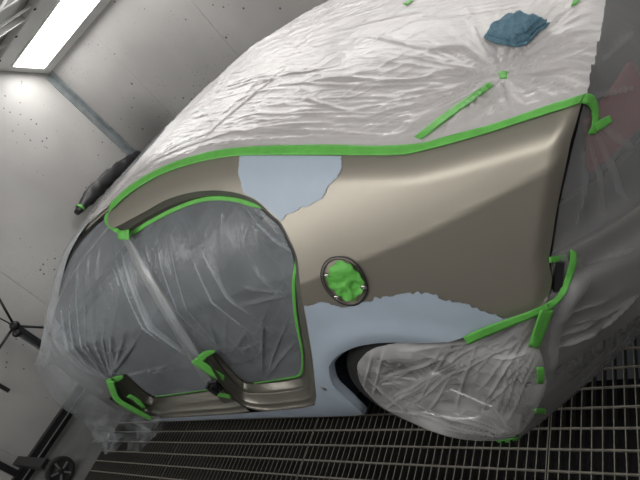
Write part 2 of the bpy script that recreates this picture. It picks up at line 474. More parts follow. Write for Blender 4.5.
# inclined light boxes along both side walls
def light_box(side):
    yw = YF if side > 0 else YN; yi = yw-side*.42
    nm = 'trim_3' if side > 0 else 'trim_4'
    a = np.array([yw, ZB]); b = np.array([yi, ZC]); d = (b-a); L = np.linalg.norm(d); d = d/L; nrm = np.array([-d[1], d[0]])
    if nrm[1] > 0: nrm = -nrm
    def P(x, s, n): q = a+d*s+nrm*n; return (x, q[0], q[1])
    m = MB()
    # housing behind the lamps
    v = [P(x, s, n) for x in (XE+.003, XR-.003) for s, n in ((0.004, 0), (L-.004, 0), (L-.004, -.03), (.004, -.03))]
    m.add(v, [(0, 1, 2, 3), (7, 6, 5, 4), (0, 4, 5, 1), (1, 5, 6, 2), (2, 6, 7, 3), (3, 7, 4, 0)])
    o = m.build(nm, 'white_panel'); tag(o, kind='structure')
    xs = np.arange(XE+.12, XR-1.4, 1.52)
    for i, x in enumerate(xs):
        x1 = x+1.45
        root = empty('light_fixture', P((x+x1)/2, L/2, 0))
        near = ['by the end wall corner', 'beside the end wall one', 'beyond the car middle', 'over the rear of the car', 'nearest the rear wall'][min(i, 4)]
        tag(root, ('inclined white ceiling light strip above the far wall, ' if side > 0 else 'inclined white ceiling light strip above the near wall, ')+near, 'light', 'ceiling light strips')
        c = np.array(P((x+x1)/2, L/2, 0))
        def box(s0, s1, xa, xb, n0, n1):
            v = [np.array(P(xx, s, n))-c for xx in (xa, xb) for s, n in ((s0, n0), (s1, n0), (s1, n1), (s0, n1))]
            return v, [(0, 1, 2, 3), (7, 6, 5, 4), (0, 4, 5, 1), (1, 5, 6, 2), (2, 6, 7, 3), (3, 7, 4, 0)]
        fr = MB()
        fr.add(*box(.09, .105, x, x1, .001, .016)); fr.add(*box(L-.135, L-.12, x, x1, .001, .016))
        fr.add(*box(.105, L-.135, x, x+.012, .001, .016)); fr.add(*box(.105, L-.135, x1-.012, x1, .001, .016))
        fr.build('frame', 'white_panel', root)
        MB().add(*box(.107, L-.137, x+.014, x1-.014, .002, .010)).build('diffuser', 'diffuser' if side > 0 else 'diffuser_near', root)
light_box(1); light_box(-1)

# ================================================================== the car
car = empty('car', (-2.3, YC, 0))
tag(car, 'beige-grey sedan body with pale blue primer patches, doors off, masked for painting', 'car')
CAR_OFF = Vector((-2.3, YC, 0))
def cpart(o, par=None):
    """child of the car, coordinates given in the room"""
    if par is None:
        o.parent = car; o.location = -CAR_OFF
    else:
        o.parent = par
    return o

# --- outlines traced from the photograph (pixels) and set on the body side
tape_up = [(110, 203), (130, 185), (155, 170), (185, 158), (220, 149.5), (260, 146), (325, 144.5), (380, 145.5), (420, 143), (445, 136.5), (495, 123), (545, 106), (586, 93)]
tape_lo = [(108, 213), (130, 193), (160, 175), (195, 163), (230, 156.5), (265, 155), (330, 155), (395, 155), (425, 150), (480, 135), (530, 119), (581, 103)]
rear_edge = [(582, 101), (577, 120), (571, 140), (568, 155), (560, 193), (555, 220), (552, 241), (549, 262), (552, 280), (547, 303)]
arch_tape = [(547, 304), (530, 312), (510, 319), (490, 327), (466, 336), (448, 342)]
arch = [(448, 342), (430, 343), (412, 343), (394, 342.5), (375, 343.5), (356, 347), (340.6, 353.5), (331, 363), (329, 371), (333, 385), (344, 396), (364, 415)]
sill_low = [(364, 415.5), (320, 417), (267, 418), (220, 419.5), (180, 421), (150, 421)]
rail_low = [(119, 229), (131, 219), (146, 211), (165, 200.5), (184, 194), (202, 191), (219, 190.5), (237, 193), (252, 198), (262, 205), (271, 214), (281, 223), (290, 240), (297, 257), (300, 282), (303, 305), (306, 320), (312, 358), (316, 396)]
sill_top = [(314, 405), (300, 408), (267, 411), (223, 414.5), (180, 417), (150, 419)]
_a = np.array([S(*p) for p in cr(tape_lo, 6)]); _b = np.array([S(*p) for p in cr(rear_edge, 6)])
_a = _a[np.argsort(_a[:, 0])]; _b = _b[np.argsort(_b[:, 2])]
ROLL = (_a[:, 0], _a[:, 2], _b[:, 2], _b[:, 0])
tape_mid = [((a[0]), (a[1]+4)) for a in tape_up]
outer = (cr(tape_mid, 5) + cr(rear_edge, 6) + cr(arch_tape, 6)[1:] + cr(arch, 4)[1:] + cr(sill_low, 8)[1:] +
         cr(sill_top, 8)[::-1] + cr([(107, 220), (112, 228)]+rail_low[1:], 4)[::-1])
panel = side_sheet('quarter_panel', outer, 0, .011, 'paint')
cpart(panel)
panel['label'] = 'beige-grey rear quarter panel, roof rail and sill'
# --- primer: ragged sprayed areas, a hair proud of the paint
def ragged(pts, amp, seed):
    P = cr(pts, 1.6); out = []
    for i, p in enumerate(P):
        n = (vn(i*.35, seed, 3)-.5)*2*amp+(vn(i*1.1, seed, 5)-.5)*amp
        q = P[min(i+1, len(P)-1)]-P[max(i-1, 0)]; q = q/(np.linalg.norm(q)+1e-9)
        out.append(p+np.array([-q[1], q[0]])*n)
    return out
up_patch = (cr([(240, 155.5), (290, 155.5), (342, 156)], 6) + ragged([(342, 158), (341, 166), (338, 175), (334, 181), (327, 188), (322, 196), (314, 203), (300, 209), (288, 214), (281.5, 221)], 1.4, 1)
            + cr([(280, 220.5), (272, 213), (263, 204.5), (253, 197.5)], 4) + ragged([(250, 196), (243, 192), (239.5, 180), (238, 168), (240, 158)], 1.0, 2))
p1 = side_sheet('primer_patch', up_patch, -.0035, .02, 'primer'); cpart(p1); p1['label'] = 'pale blue primer on the rear pillar'
lo_patch = (ragged([(304.5, 306), (318, 302), (330, 304), (347, 307), (365, 301), (389, 296.5), (410, 294), (430, 294), (447, 300), (471, 306), (489, 313), (503, 318), (511, 318.5)], 1.8, 4)
            + cr([(509, 319.8), (490, 327.5), (466, 336.5), (448, 342.5)], 6) + cr(arch, 4)[1:-1] + [np.array((363, 414.6))] + cr([(p[0], p[1]-.4) for p in sill_low], 8)[1:] +
            cr([(p[0]+.5, p[1]+.4) for p in sill_top], 8)[::-1] + cr([(316.5, 396), (312.5, 358), (306.5, 320), (304, 307)], 5))
p2 = side_sheet('primer_patch', lo_patch, -.0035, .02, 'primer'); cpart(p2); p2['label'] = 'pale blue primer on the lower quarter and sill'
# sill underside, arch lip and wheel well
def loft(curves, name, mat, smooth=True):
    n = len(curves); m = len(curves[0])
    V = [p for c in curves for p in c]
    return mesh_obj(name, V, grid_faces(n, m), mat, None, smooth)
sl = np.array([S(*p) for p in resample(cr(sill_low, 8), 40)])
cpart(loft([sl, sl+[0, .05, -.012], sl+[0, .25, .0]], 'sill_underside', 'well'))
al = np.array([S(*p) for p in resample(cr(arch, 4), 60)])
cen = np.array([-1.05, 0, .33])
def inward(P, d, dy):
    Q = P.copy(); r = P-cen; r[:, 1] = 0; r /= np.linalg.norm(r, axis=1)[:, None]
    Q -= r*d; Q[:, 1] += dy; return Q
cpart(loft([al, inward(al, .004, .004), inward(al, .012, .012), inward(al, .012, .03)], 'arch_lip', 'primer'))
# wheel well bowl
wl = MB(); nA = 36
for i in range(nA+1):
    a = math.radians(-8+196*i/nA)
    x, z = -1.05+(.40 if math.cos(a) < 0 else .325)*math.cos(a), .33+.39*math.sin(a)
    wl.v += [(x, .89, z), (x, 1.25, z), (-1.05+.02*math.cos(a), 1.25, .33+.02*math.sin(a))]
wl.f += [(i*3+j, i*3+j+1, i*3+j+4, i*3+j+3) for i in range(nA) for j in range(2)]
cpart(wl.build('wheel_well', 'well', None, True))
# --- door aperture jambs: stepped pressings
def jamb(name, O, I, prof, n=130):
    O = resample(cr(O, 3), n); I = resample(cr(I, 3), n)
    rows = [np.array([S(*(O[i]+(I[i]-O[i])*t), off) for i in range(n)]) for t, off in prof]
    o = loft(rows, name, 'jamb_paint'); return cpart(o)
J = [(0, 0), (.06, .012), (.2, .018), (.26, .022), (.34, .034), (.56, .038), (.62, .045), (.7, .064), (.92, .070), (1.0, .085), (1.0, .12)]
rO = rail_low[:-1] + [(315.5, 392), (315, 402), (308, 406.5), (290, 409), (268, 411), (250, 409.5), (238, 403), (226, 392), (215, 376), (206, 359)]
rI = [(129, 234), (138, 229), (146, 223.5), (165, 213), (184, 204.5), (202, 199.5), (219, 198), (237, 200), (250, 203.5), (261, 208.5), (270, 217), (279.5, 226), (288, 243), (294.5, 260), (294, 283), (295, 305), (296.5, 322), (301.5, 350), (302, 368), (301, 373), (297, 376.5), (285, 379.5), (264, 382), (248, 382.5), (240, 379), (232, 371), (224, 361), (214, 351)]
# pair the two outlines by matching points
def pair(O, I): return O, I
seg = [(0, 10, 0, 9), (10, 14, 9, 14), (14, 18, 14, 18)]
def jamb_pairs(name, pairs, prof, step=2.5):
    Os = cr([p[0] for p in pairs], step); Is = []
    # same parameter for both curves
    P = [np.array(p[0]+p[1], float) for p in pairs]
    Q = cr(P, step)
    rows = [np.array([S(*(q[:2]+(q[2:]-q[:2])*t), off) for q in Q]) for t, off in prof]
    return cpart(loft(rows, name, 'jamb_paint'))
rear_pairs = [((113, 229), (124, 238)), ((131, 219), (138, 229)), ((146, 211), (150, 221)), ((165, 200.5), (167, 212)), ((184, 194), (185, 204.5)), ((202, 191), (203, 199.5)), ((219, 190.5), (219, 198)),
              ((237, 193), (236, 200)), ((252, 198), (249, 203.5)), ((262, 205), (260, 208.5)), ((271, 214), (269, 217)), ((281, 223), (279, 226)), ((290, 240), (287.5, 242)), ((297, 257), (294, 259)), ((300, 282), (294, 283)),
              ((303, 305), (295, 305)), ((306, 320), (297, 322)), ((312, 358), (302, 354)), ((315.5, 390), (302, 367)), ((315, 402), (300.5, 374)), ((308, 406.5), (297, 376.5)), ((290, 409), (286, 379.5)), ((268, 411), (262, 382)),
              ((250, 409), (247, 382)), ((238, 403), (240, 378.5)), ((226, 391), (232, 370)), ((215, 375), (223, 360)), ((206, 358), (214, 350))]
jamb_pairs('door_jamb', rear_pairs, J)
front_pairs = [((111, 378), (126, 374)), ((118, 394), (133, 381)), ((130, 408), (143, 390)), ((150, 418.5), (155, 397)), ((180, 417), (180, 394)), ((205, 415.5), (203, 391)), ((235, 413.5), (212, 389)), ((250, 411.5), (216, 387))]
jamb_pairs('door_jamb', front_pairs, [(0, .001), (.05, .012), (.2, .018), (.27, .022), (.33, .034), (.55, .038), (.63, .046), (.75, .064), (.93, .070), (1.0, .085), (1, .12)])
# foot of the centre pillar
foot = [(250, 410.5), (238, 404), (226, 392.5), (214, 376), (205, 359), (197, 357), (190, 358), (196, 370), (205, 383), (212, 390), (222, 402), (238, 412)]
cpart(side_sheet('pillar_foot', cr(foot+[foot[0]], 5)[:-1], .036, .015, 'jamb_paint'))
# centre pillar behind the film
L_ = resample(cr([(119, 231), (133, 262), (152, 297), (172, 330), (190, 360)], 6), 24); R_ = resample(cr([(131, 233), (147, 262), (166, 295), (187, 328), (207, 358)], 6), 24)
cpart(loft([np.array([S(*p, .13) for p in L_]), np.array([S(*p, .09) for p in L_]), np.array([S(*(L_[i]*.5+R_[i]*.5), .083) for i in range(24)]), np.array([S(*p, .09) for p in R_]), np.array([S(*p, .13) for p in R_])], 'centre_pillar', 'jamb_paint'))
# hinge hardware at the two pillar feet
def hinge(px, py):
    c = S(px, py, .02); m = MB()
    m.box((c[0]-.035, c[1]-.004, c[2]-.03), (c[0]+.035, c[1]+.008, c[2]+.03))
    m.box((c[0]-.012, c[1]-.03, c[2]-.022), (c[0]+.014, c[1]-.004, c[2]+.022))
    m.lathe([(0, -.034), (.010, -.034), (.010, .034), (0, .034)], (c[0]-.016, c[1]-.022, c[2]), 'z', 12)
    m.lathe([(0, -.012), (.009, -.012), (.009, 0), (0, 0)], (c[0]+.024, c[1]-.004, c[2]+.015), 'y', 8)
    m.lathe([(0, -.012), (.009, -.012), (.009, 0), (0, 0)], (c[0]+.024, c[1]-.004, c[2]-.015), 'y', 8)
    o = m.build('door_hinge', 'black_metal', None, False); return cpart(o)
hinge(216, 386); hinge(118, 397)
# small drain plug in the sill beside the arch
c = S(324.5, 387.5)
o = cpart(MB().lathe([(0, -.007), (.012, -.006), (.016, 0)], (c[0], c[1], c[2]), 'y', 16).build('sill_plug', 'alloy', None, True))

# --- fuel filler: dished pocket with a rolled ring, filled with masking tape later
fpx = np.array([(180, 120), (250, 125), (310, 165), (360, 230), (390, 310), (385, 370), (340, 430), (280, 448), (200, 425), (130, 365), (90, 300), (78, 230), (100, 165), (140, 130)], float)*.1457+np.array([310, 240])
fpx = np.array(cr(list(fpx)+[fpx[0]], 3)[:-1]); fc = fpx.mean(0)
def fring(k, off): return np.array([S(*(fc+(p-fc)*k), off) for p in np.vstack([fpx, fpx[:1]])])
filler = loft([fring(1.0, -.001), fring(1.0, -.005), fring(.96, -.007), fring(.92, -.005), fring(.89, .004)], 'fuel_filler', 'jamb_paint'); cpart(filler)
filler['label'] = 'dark-rimmed round fuel filler opening'
b = loft([fring(1.05, -.0028), fring(1.04, -.0045), fring(1.0, -.0045)], 'rim_shadow_gap', 'black_plastic'); b.name = 'rim_shadow'; b.parent = filler  # black ring painted in as the shadow gap round the filler rim
for px, py in ((327.5, 275.5), (337, 297), (364, 287)):
    c = S(px, py, -.008)
    cl = MB().lathe([(.003, -.006), (.009, -.005), (.010, 0), (.004, .002)], tuple(c), 'y', 12).build('clip', 'chrome', filler, True)

# --- rear wheel
wheel = empty('wheel'); wheel.parent = car; wheel.location = Vector((-1.05, 1.0, .325))-CAR_OFF
tp = [(.215, -.10), (.25, -.112), (.29, -.115), (.312, -.105), (.322, -.085), (.325, 0), (.322, .085), (.312, .105), (.29, .115), (.25, .112), (.215, .10)]
MB().lathe(tp, (0, 0, 0), 'y', 56).build('tyre', 'rubber', wheel, True)
rm = MB().lathe([(.228, -.100), (.222, -.108), (.212, -.104), (.205, -.085), (.19, .02), (.19, .09), (.215, .1)], (0, 0, 0), 'y', 56)
rm.lathe([(0, -.09), (.03, -.09), (.055, -.082), (.065, -.06), (.065, -.03), (0, -.03)], (0, 0, 0), 'y', 28)
rm.build('rim', 'alloy', wheel, True)
for k in range(5):
    for dlt in (-.16, .16):
        a = 2*math.pi*k/5+.3
        p0 = (math.cos(a+dlt*.5)*.05, -.068, math.sin(a+dlt*.5)*.05); p1 = (math.cos(a+dlt)*.207, -.082, math.sin(a+dlt)*.207)
        bevel(MB().bar(p0, p1, .03, .028).build('spoke', 'alloy', wheel), .006)

# --- upper body: one lofted skin used for roof, glass, lid and bonnet, and for the film over it
E_tr = [S(p[0], p[1]+3.5) for p in cr(tape_up, 5)]
front = [(-4.16, 1.28, .69), (-4.09, 1.10, .73), (-3.92, .985, .80), (-3.6, .955, .88), (-3.24, .99, 1.03), (-2.95, 1.09, 1.185), (-2.62, 1.165, 1.315), (-2.35, 1.205, 1.36)]
E = np.array(cr([np.array(p) for p in front] + E_tr[::6] + [E_tr[-1]], .02))
E = resample(E, 600)
sx = E[:, 0]
crown = np.interp(sx, [-4.16, -3.6, -3.24, -2.8, -2.3, -1.8, -1.3, -.9, -.6, -.25], [.05, .085, .06, .022, .008, .004, .012, .032, .03, .02])
bulge = np.interp(sx, [-4.16, -3.9, -3.4, -3.1, -2.6, -2.1, -1.6, -1.3, -1.0, -.6, -.4, -.22], [-.14, -.05, -.12, -.14, -.09, -.02, 0, .07, .12, .13, .09, .05])
def skin(nt, off=0.0, i0=0, i1=None, t0=0.0, t1=1.0, step=1):
    """rows along the car, columns from the near edge across to the far edge"""
    idx = np.arange(i0, len(E) if i1 is None else i1, step)
    tt = np.linspace(t0, t1, nt)
    w = 1-np.abs(2*tt-1)**2.6
    out = np.zeros((len(idx), nt, 3))
    for a, i in enumerate(idx):
        e = E[i]
        out[a, :, 0] = e[0]+bulge[i]*w
        out[a, :, 1] = e[1]+(2*YC-2*e[1])*tt
        out[a, :, 2] = e[2]+crown[i]*w
    if off:
        du = np.gradient(out, axis=0); dv = np.gradient(out, axis=1)
        nrm = np.cross(du, dv); nrm /= np.linalg.norm(nrm, axis=2)[:, :, None]+1e-9
        if nrm[..., 2].mean() < 0: nrm = -nrm
        out = out+nrm*off
    return out
def body_piece(name, x0, x1, t0, t1, mat):
    i0 = int(np.searchsorted(sx, x0)); i1 = int(np.searchsorted(sx, x1))
    P = skin(41, -.012, i0, i1, t0, t1, 5); n, m = P.shape[:2]
    o = mesh_obj(name, P.reshape(-1, 3), grid_faces(n, m), mat); solid(o, .006); return cpart(o)
body_piece('bonnet', -4.155, -3.14, .03, .97, 'paint')
body_piece('windscreen', -3.12, -2.42, .05, .95, 'glass_dark')
body_piece('roof_panel', -2.40, -1.16, .01, .99, 'paint')
body_piece('rear_window', -1.14, -.70, .09, .91, 'glass_dark')
body_piece('boot_lid', -.68, -.19, .02, .98, 'paint')

# far body side, mirrored and simplified, with front wings under the film
def far(P): Q = np.array(P, float); Q[..., 1] = 2*YC-Q[..., 1]; return Q
xs = np.linspace(-3.3, -.3, 60); zs = np.linspace(.2, 1.0, 16)
P = np.array([[(x, g(x, z)+.004, z) for z in zs] for x in xs]); cpart(mesh_obj('far_side_panel', far(P).reshape(-1, 3), grid_faces(60, 16), 'paint'))
for sgn in (0, 1):
    xs = np.linspace(-4.1, -3.18, 40); zs = np.linspace(.2, 1, 14)
    P = np.array([[(x, np.interp(x, [-4.1, -4.0, -3.9, -3.6, -3.18], [1.14, 1.05, .985, .94, .90])+.035*(1-math.sin(math.pi*min(1, k/13*.55+.45)))+.03, z0*(np.interp(x, sx, E[:, 2])-.03)) for k, z0 in enumerate(zs)] for x in xs])
    if sgn: P = far(P)
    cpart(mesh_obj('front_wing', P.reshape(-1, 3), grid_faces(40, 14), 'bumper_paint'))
# interior seen through the film
cpart(MB().box((-3.2, .98, .22), (-1.3, 2.58, .27)).build('cabin_floor', 'interior'))
cpart(MB().box((-3.35, 1.0, .27), (-3.2, 2.56, .95)).build('bulkhead', 'interior'))
cpart(MB().add([(-1.35, 1.05, .27), (-1.35, 2.5, .27), (-1.05, 1.1, 1.02), (-1.05, 2.46, 1.02)], [(0, 1, 3, 2)]).build('rear_bulkhead', 'interior'))
def seat(x, y, wide, ang):
    s = empty('seat'); s.parent = car; s.location = Vector((x, y, .27))-CAR_OFF
    c = MB().box((-.26, -wide, .08), (.26, wide, .24)).build('seat_cushion', 'seat_fabric', s); bevel(c, .06, 4)
    b = MB().box((-.07, -wide, 0), (.07, wide, .62)).build('backrest', 'seat_fabric', s); b.location = (.24, 0, .2); b.rotation_euler = (0, math.radians(ang), 0); bevel(b, .05, 4)
    for yy in ((0,) if wide < .4 else (-.42, .42)):
        hd = MB().box((-.045, yy-.13, .64), (.045, yy+.13, .82)).build('headrest', 'seat_fabric', s); hd.location = (.24, 0, .2); hd.rotation_euler = (0, math.radians(ang), 0); bevel(hd, .04, 4)
seat(-2.35, 1.34, .25, 18); seat(-2.35, 2.22, .25, 18); seat(-1.55, YC, .64, 20)
cpart(bevel(MB().box((-3.2, 1.05, .66), (-2.85, 2.5, .93)).build('dashboard', 'interior'), .06, 3))

# --- rear end
s_px = [(584, 98), (579, 118), (573, 142), (562, 193), (554, 241), (551, 264), (553, 284), (546, 305), (537, 335), (533, 365), (533, 392), (522, 420), (508, 443)]
Sc = np.array([S(*p, .012) for p in cr(s_px, 4)])
Sc = np.vstack([Sc[Sc[:, 2] > .33], [(-.72, .882, .25), (-.80, .876, .14), (-.87, .870, .05), (-.915, .866, 0)]])
Sc[:, 2] = np.minimum.accumulate(Sc[:, 2])
def rear_ring(z, nt, inset=0.0):
    sxz = np.interp(-z, -Sc[:, 2], Sc[:, 0]); sy = np.interp(-z, -Sc[:, 2], Sc[:, 1])
    xr = np.interp(z, [0, .2, .35, .55, .8, 1.0, 1.12], [-.22, -.16, .0, .04, -.01, -.10, -.185])
    ex = np.interp(z, [0, .25, .45, .7, 1.12], [1.55, 1.9, 3.2, 3.6, 3.4])
    tau = np.linspace(0, 1, nt)
    return np.stack([sxz+(xr-sxz)*(1-(1-tau)**ex)-inset, sy+(YC-sy)*tau+inset*np.exp(-tau*6), np.full(nt, z)], 1)
def rear_piece(name, z0, z1, mat, inset, t1=1.0, t0=0.0):
    P = np.array([rear_ring(z, 46, inset) for z in np.linspace(z0, z1, 14)])
    P = P[:, int(46*t0):max(4, int(46*t1))]
    Q = np.concatenate([P, far(P[:, ::-1])], 1) if t1 == 1 else P
    o = mesh_obj(name, Q.reshape(-1, 3), grid_faces(*Q.shape[:2]), mat); solid(o, .012, 0); return cpart(o)
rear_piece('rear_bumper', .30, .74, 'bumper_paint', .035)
rear_piece('rear_panel', .745, .86, 'black_plastic', .05)
rear_piece('tail_light', .90, 1.02, 'red_lens', .03, .36, .09)['label'] = 'dark red tail lamp'
rear_piece('tail_panel', .80, 1.08, 'black_plastic', .075)

c0 = S(554, 264, .01); c1 = S(552, 292, .01)
bk = MB().bar(tuple(c0+[.012, .004, 0]), tuple(c1+[.012, .004, 0]), .016, .02)
cpart(bk.build('bumper_bracket', 'black_plastic'))

# ================================================================== masking film (each sheet lies on the car)
# film over roof, rear window and boot lid
i0 = int(np.searchsorted(sx, -2.33))
P = skin(360, .006, i0); n, m = P.shape[:2]
X, Y, Z = P[..., 0], P[..., 1], P[..., 2]
edge = np.clip((Y-np.array(E[i0:, 1])[:, None])/.025, 0, 1)
s_ = X-.45*Y; q_ = Y+.45*X+.03*vn(X*3, Y*3, 9)
mk = .35+.9*vn(X*2.3, Y*2.3, 15); dE = Y-np.array(E[i0:, 1])[:, None]
w = mk*(.0042*sharp(s_*1.6, q_*8, 1, 12)+.0034*sharp(s_*2.6, q_*17, 2, 10)+.0026*sharp(s_*5, q_*38, 3, 8)+.0016*sharp(s_*8, q_*70, 5, 6))+.008*vn(X*2.5, Y*3.5, 4)
w += np.exp(-(dE/.16)**2)*(.0075*sharp(X*2.4, dE*30+X*2, 12, 8)+.0050*sharp(X*5+dE*9, dE*58, 13, 5))
w += .0028*sharp(X*9+Y*4, Y*20-X*8, 14)*vn(X*4, Y*4, 16)
kx, ky, kz = [None]*3
# pleats radiating from the small tape on the lid
bv_flat = BVHTree.FromPolygons([tuple(p) for p in P.reshape(-1, 3)], grid_faces(n, m))
def hit(bv, px, py, lift=0.0):
    d = Vector(ray(px, py)).normalized(); r = bv.ray_cast(Vector((0, 0, H)), d)
    if r[0] is None: return None
    nn = r[1] if r[1].dot(d) < 0 else -r[1]
    return np.array(r[0]+nn*lift)
K = hit(bv_flat, 503, 76); K = K if K is not None else np.array([-.4, 1.2, 1.12])
dx, dy = X-K[0], Y-K[1]; rr = np.hypot(dx, dy); th = np.arctan2(dy, dx)
fall = np.exp(-(rr/.28)**2)
w = w*(1-.75*fall)+fall*np.clip(rr/.04, 0, 1)*(.016*sharp(th*5.5, rr*2, 6, 7)+.009*sharp(th*13, rr*3, 7, 6))
# long folds across the rear window
for x0, y0, ang, ln, a in ((-1.15, 1.55, -.30, .5, .005), (-1.0, 1.40, -.42, .6, .005), (-.9, 1.72, -.26, .6, .004), (-.95, 1.28, -.5, .4, .006), (-.75, 1.5, -.6, .45, .005), (-.85, 1.35, -.35, .5, .006), (-1.35, 1.5, .95, .5, .006), (-1.0, 1.2, -.2, .3, .006)):
    ca, sa = math.cos(ang), math.sin(ang); u = (X-x0)*ca+(Y-y0)*sa; v = -(X-x0)*sa+(Y-y0)*ca+.015*np.sin(u*9)
    w += a*np.exp(-(v/.006)**2)*np.clip(1-(np.abs(u)/(ln*.5))**2, 0, 1)
Z2 = Z+w*edge
P2 = np.stack([X, Y, Z2], 2)
# far side skirt of the same sheet
sk = []
last = P2[:, -1]
for k in range(1, 14):
    q = last.copy(); f_ = k/13; q[:, 1] += .18*min(1, f_*2)+.01*np.sin(q[:, 0]*22+k*.3); q[:, 2] = last[:, 2]*(1-f_)+.06*f_
    sk.append(q)
Q = np.concatenate([P2]+[s[:, None] for s in sk], 1); n, m = Q.shape[:2]
film_top = mesh_obj('plastic_film', Q.reshape(-1, 3), grid_faces(n, m), 'film_top')
tag(film_top, 'whitish wrinkled masking film over the car roof, rear window and boot lid', 'plastic film', 'masking film sheets')
bv_top = BVHTree.FromPolygons([tuple(p) for p in P2.reshape(-1, 3)], grid_faces(*P2.shape[:2]))

# film over the rear door aperture
random.seed(3)
Sd = lambda px, py: S(px, py, .05)
rear_folds = folds([(236, 202, 297, 262, .020, .006), (225, 201, 294, 258, .014, .005), (184, 207, 270, 330, .018, .009), (176, 211, 262, 345, .016, .007), (200, 235, 285, 345, .014, .010), (150, 224, 215, 350, .014, .008), (140, 232, 200, 352, .018, .008), (165, 216, 240, 372, .012, .006)]
                   + fan((262, 381), [(225, 335), (240, 320), (262, 310), (285, 325), (294, 345)], .010, .004, 3) + fan((294, 300), [(240, 290), (235, 310), (250, 270)], .010, .005, 3) + fan((222, 362), [(205, 320), (225, 310), (250, 330), (262, 345)], .010, .004, 2), Sd)
front_folds = folds([(122, 234, 198, 356, .022, .010), (127, 238, 206, 360, .018, .006), (114, 232, 175, 345, .016, .006), (104, 226, 112, 372, .012, .006), (92, 240, 108, 374, .014, .008), (80, 255, 110, 376, .016, .006), (72, 290, 104, 378, .020, .008), (64, 300, 98, 374, .020, .008), (66, 320, 90, 372, .016, .006), (130, 262, 118, 376, .010, .004), (120, 374, 180, 360, .016, .003), (126, 375, 196, 362, .012, .003)]
                    + fan((112, 378), [(100, 310), (110, 300), (120, 305), (132, 318), (140, 335)], .012, .005, 3), Sd)
def wrinkles(kind):
    if kind == 'rear':
        return lambda x, z: rear_folds(x, z)+.003*sharp(x*13-z*9, x*3+z*4, 22)+.008*(vn(x*4, z*4, 23)-.5)+.003*sharp(x*18, z*14, 24)*vn(x*5, z*5, 25)
    return lambda x, z: front_folds(x, z)+.003*sharp(x*12+z*2, z*2.5, 32)+.008*(vn(x*4, z*4, 33)-.5)
rear_open = (cr([(127, 236), (146, 225.5), (166, 214.5), (185, 206.5), (203, 201.5), (219, 199.5), (236, 201), (249, 204.5), (260, 209), (269, 217.5), (279, 226.5), (287.5, 243), (293.5, 260), (293.5, 283), (294.5, 305), (296.5, 322), (301.5, 354), (301.5, 367), (300, 373), (296, 376), (286, 379), (262, 381.5), (247, 381.5), (240, 378), (232, 370), (223, 360), (214, 350)], 4)
             + cr([(205, 350), (196, 356), (185, 345), (165, 312), (146, 276), (132, 248)], 5))
fd = side_sheet('plastic_film', rear_open, .068, .0065, 'film_door', None, wrinkles('rear'))
tag(fd, 'clear grey masking film taped across the rear door opening', 'plastic film', 'masking film sheets')
front_open = (cr([(110, 216), (119, 232), (129, 239), (144, 262), (163, 296), (184, 329), (202, 359)], 5) + cr([(208, 374), (214, 388), (203, 390.5), (180, 393.5), (156, 396.5), (143, 389.5), (133, 380.5), (126, 374), (111, 378), (104, 380)], 5)
              + cr([(82, 370), (60, 352), (52, 335), (53, 312), (61, 280), (77, 248), (98, 224)], 6))
ff = side_sheet('plastic_film', front_open, .030, .008, 'film_door', None, wrinkles('front'))
tag(ff, 'clear grey masking film over the front door opening and centre pillar', 'plastic film', 'masking film sheets')

# film over windscreen, bonnet, front wings and nose
P = skin(90, .012, 0, i0+9, 0, 1, 3)
X, Y, Z = P[..., 0], P[..., 1], P[..., 2]
P[..., 2] += .003*ridge(X*6, Y*9, 41)+.003*vn(X*8, Y*8, 42)
n, m = P.shape[:2]
lk = np.interp(P[:, 0, 0], [-2.9, -2.36], [1, .04])[:, None]
lead = np.stack([P[:, 0]+np.array([.0, -.055, -.075])*lk, P[:, 0]+np.array([0, -.035, -.03])*lk], 1)
lead[:, :, 1] += np.interp(P[:, 0, 0], [-3.3, -3.1], [.05, 0])[:, None]
P = np.concatenate([lead, P], 1); n, m = P.shape[:2]
V = list(P.reshape(-1, 3)); Fc = grid_faces(n, m); P = P[:, 2:]
# curtain: near edge from the pillar foot round the nose to the far side
ia = int(np.argmin(np.abs(P[:, 0, 0]+3.05)))
path = list(P[ia::-1, 0])+list(P[0, 1:])+list(P[1:, -1])
path = np.array(path); path = resample(path, 300)
nk = 70; base = len(V); crs = []
ln = np.arange(300)/299.
tan = np.gradient(path[:, :2], axis=0); tan /= np.linalg.norm(tan, axis=1)[:, None]+1e-9
out_n = np.stack([-tan[:, 1], tan[:, 0]], 1)
cc = path[:, :2]-np.array([-3.6, YC]); sg = np.sign((out_n*cc).sum(1)); sg[sg == 0] = 1; out_n *= sg[:, None]
arc = np.r_[0, np.cumsum(np.linalg.norm(np.diff(path[:, :2], axis=0), axis=1))]
for k in range(nk):
    f_ = k/(nk-1)
    zb = .02+.05*vn(arc*4, arc*0, 55)+np.interp(arc, [0, .35, .7], [.13, .03, .02])
    z = path[:, 2]*(1-f_)+zb*f_
    near = np.clip(1-arc/1.6, 0, 1)**.5
    bul = .03*math.sin(math.pi*min(1, f_*1.5)*.5)+near*.14*math.sin(math.pi*min(1, f_*1.15))
    fold = f_*(.035*(vn(arc*5+f_*1.2, f_*2.5, 51)-.5)+.022*ridge(arc*11+f_, f_*2, 52)+.014*sharp(arc*24, f_*5, 53))
    bunch = max(0, f_-.66)/.34*(.16*vn(arc*7, f_*8, 56)+.09*ridge(arc*6+f_*3, f_*9, 57)+.04*sharp(arc*14+f_*9, f_*16, 58, 5))
    crs.append(np.clip(fold*4+bunch*.6-.06, 0, .22)-.26*min(1, max(0, f_-.45)/.35))
    q = path.copy(); q[:, :2] += out_n*(bul+fold+bunch)[:, None]; q[:, 2] = z
    V += list(q)
Fc += [(base+k*300+j, base+k*300+j+1, base+(k+1)*300+j+1, base+(k+1)*300+j) for k in range(nk-1) for j in range(299)]
fw = mesh_obj('plastic_film', V, Fc, 'film_front')
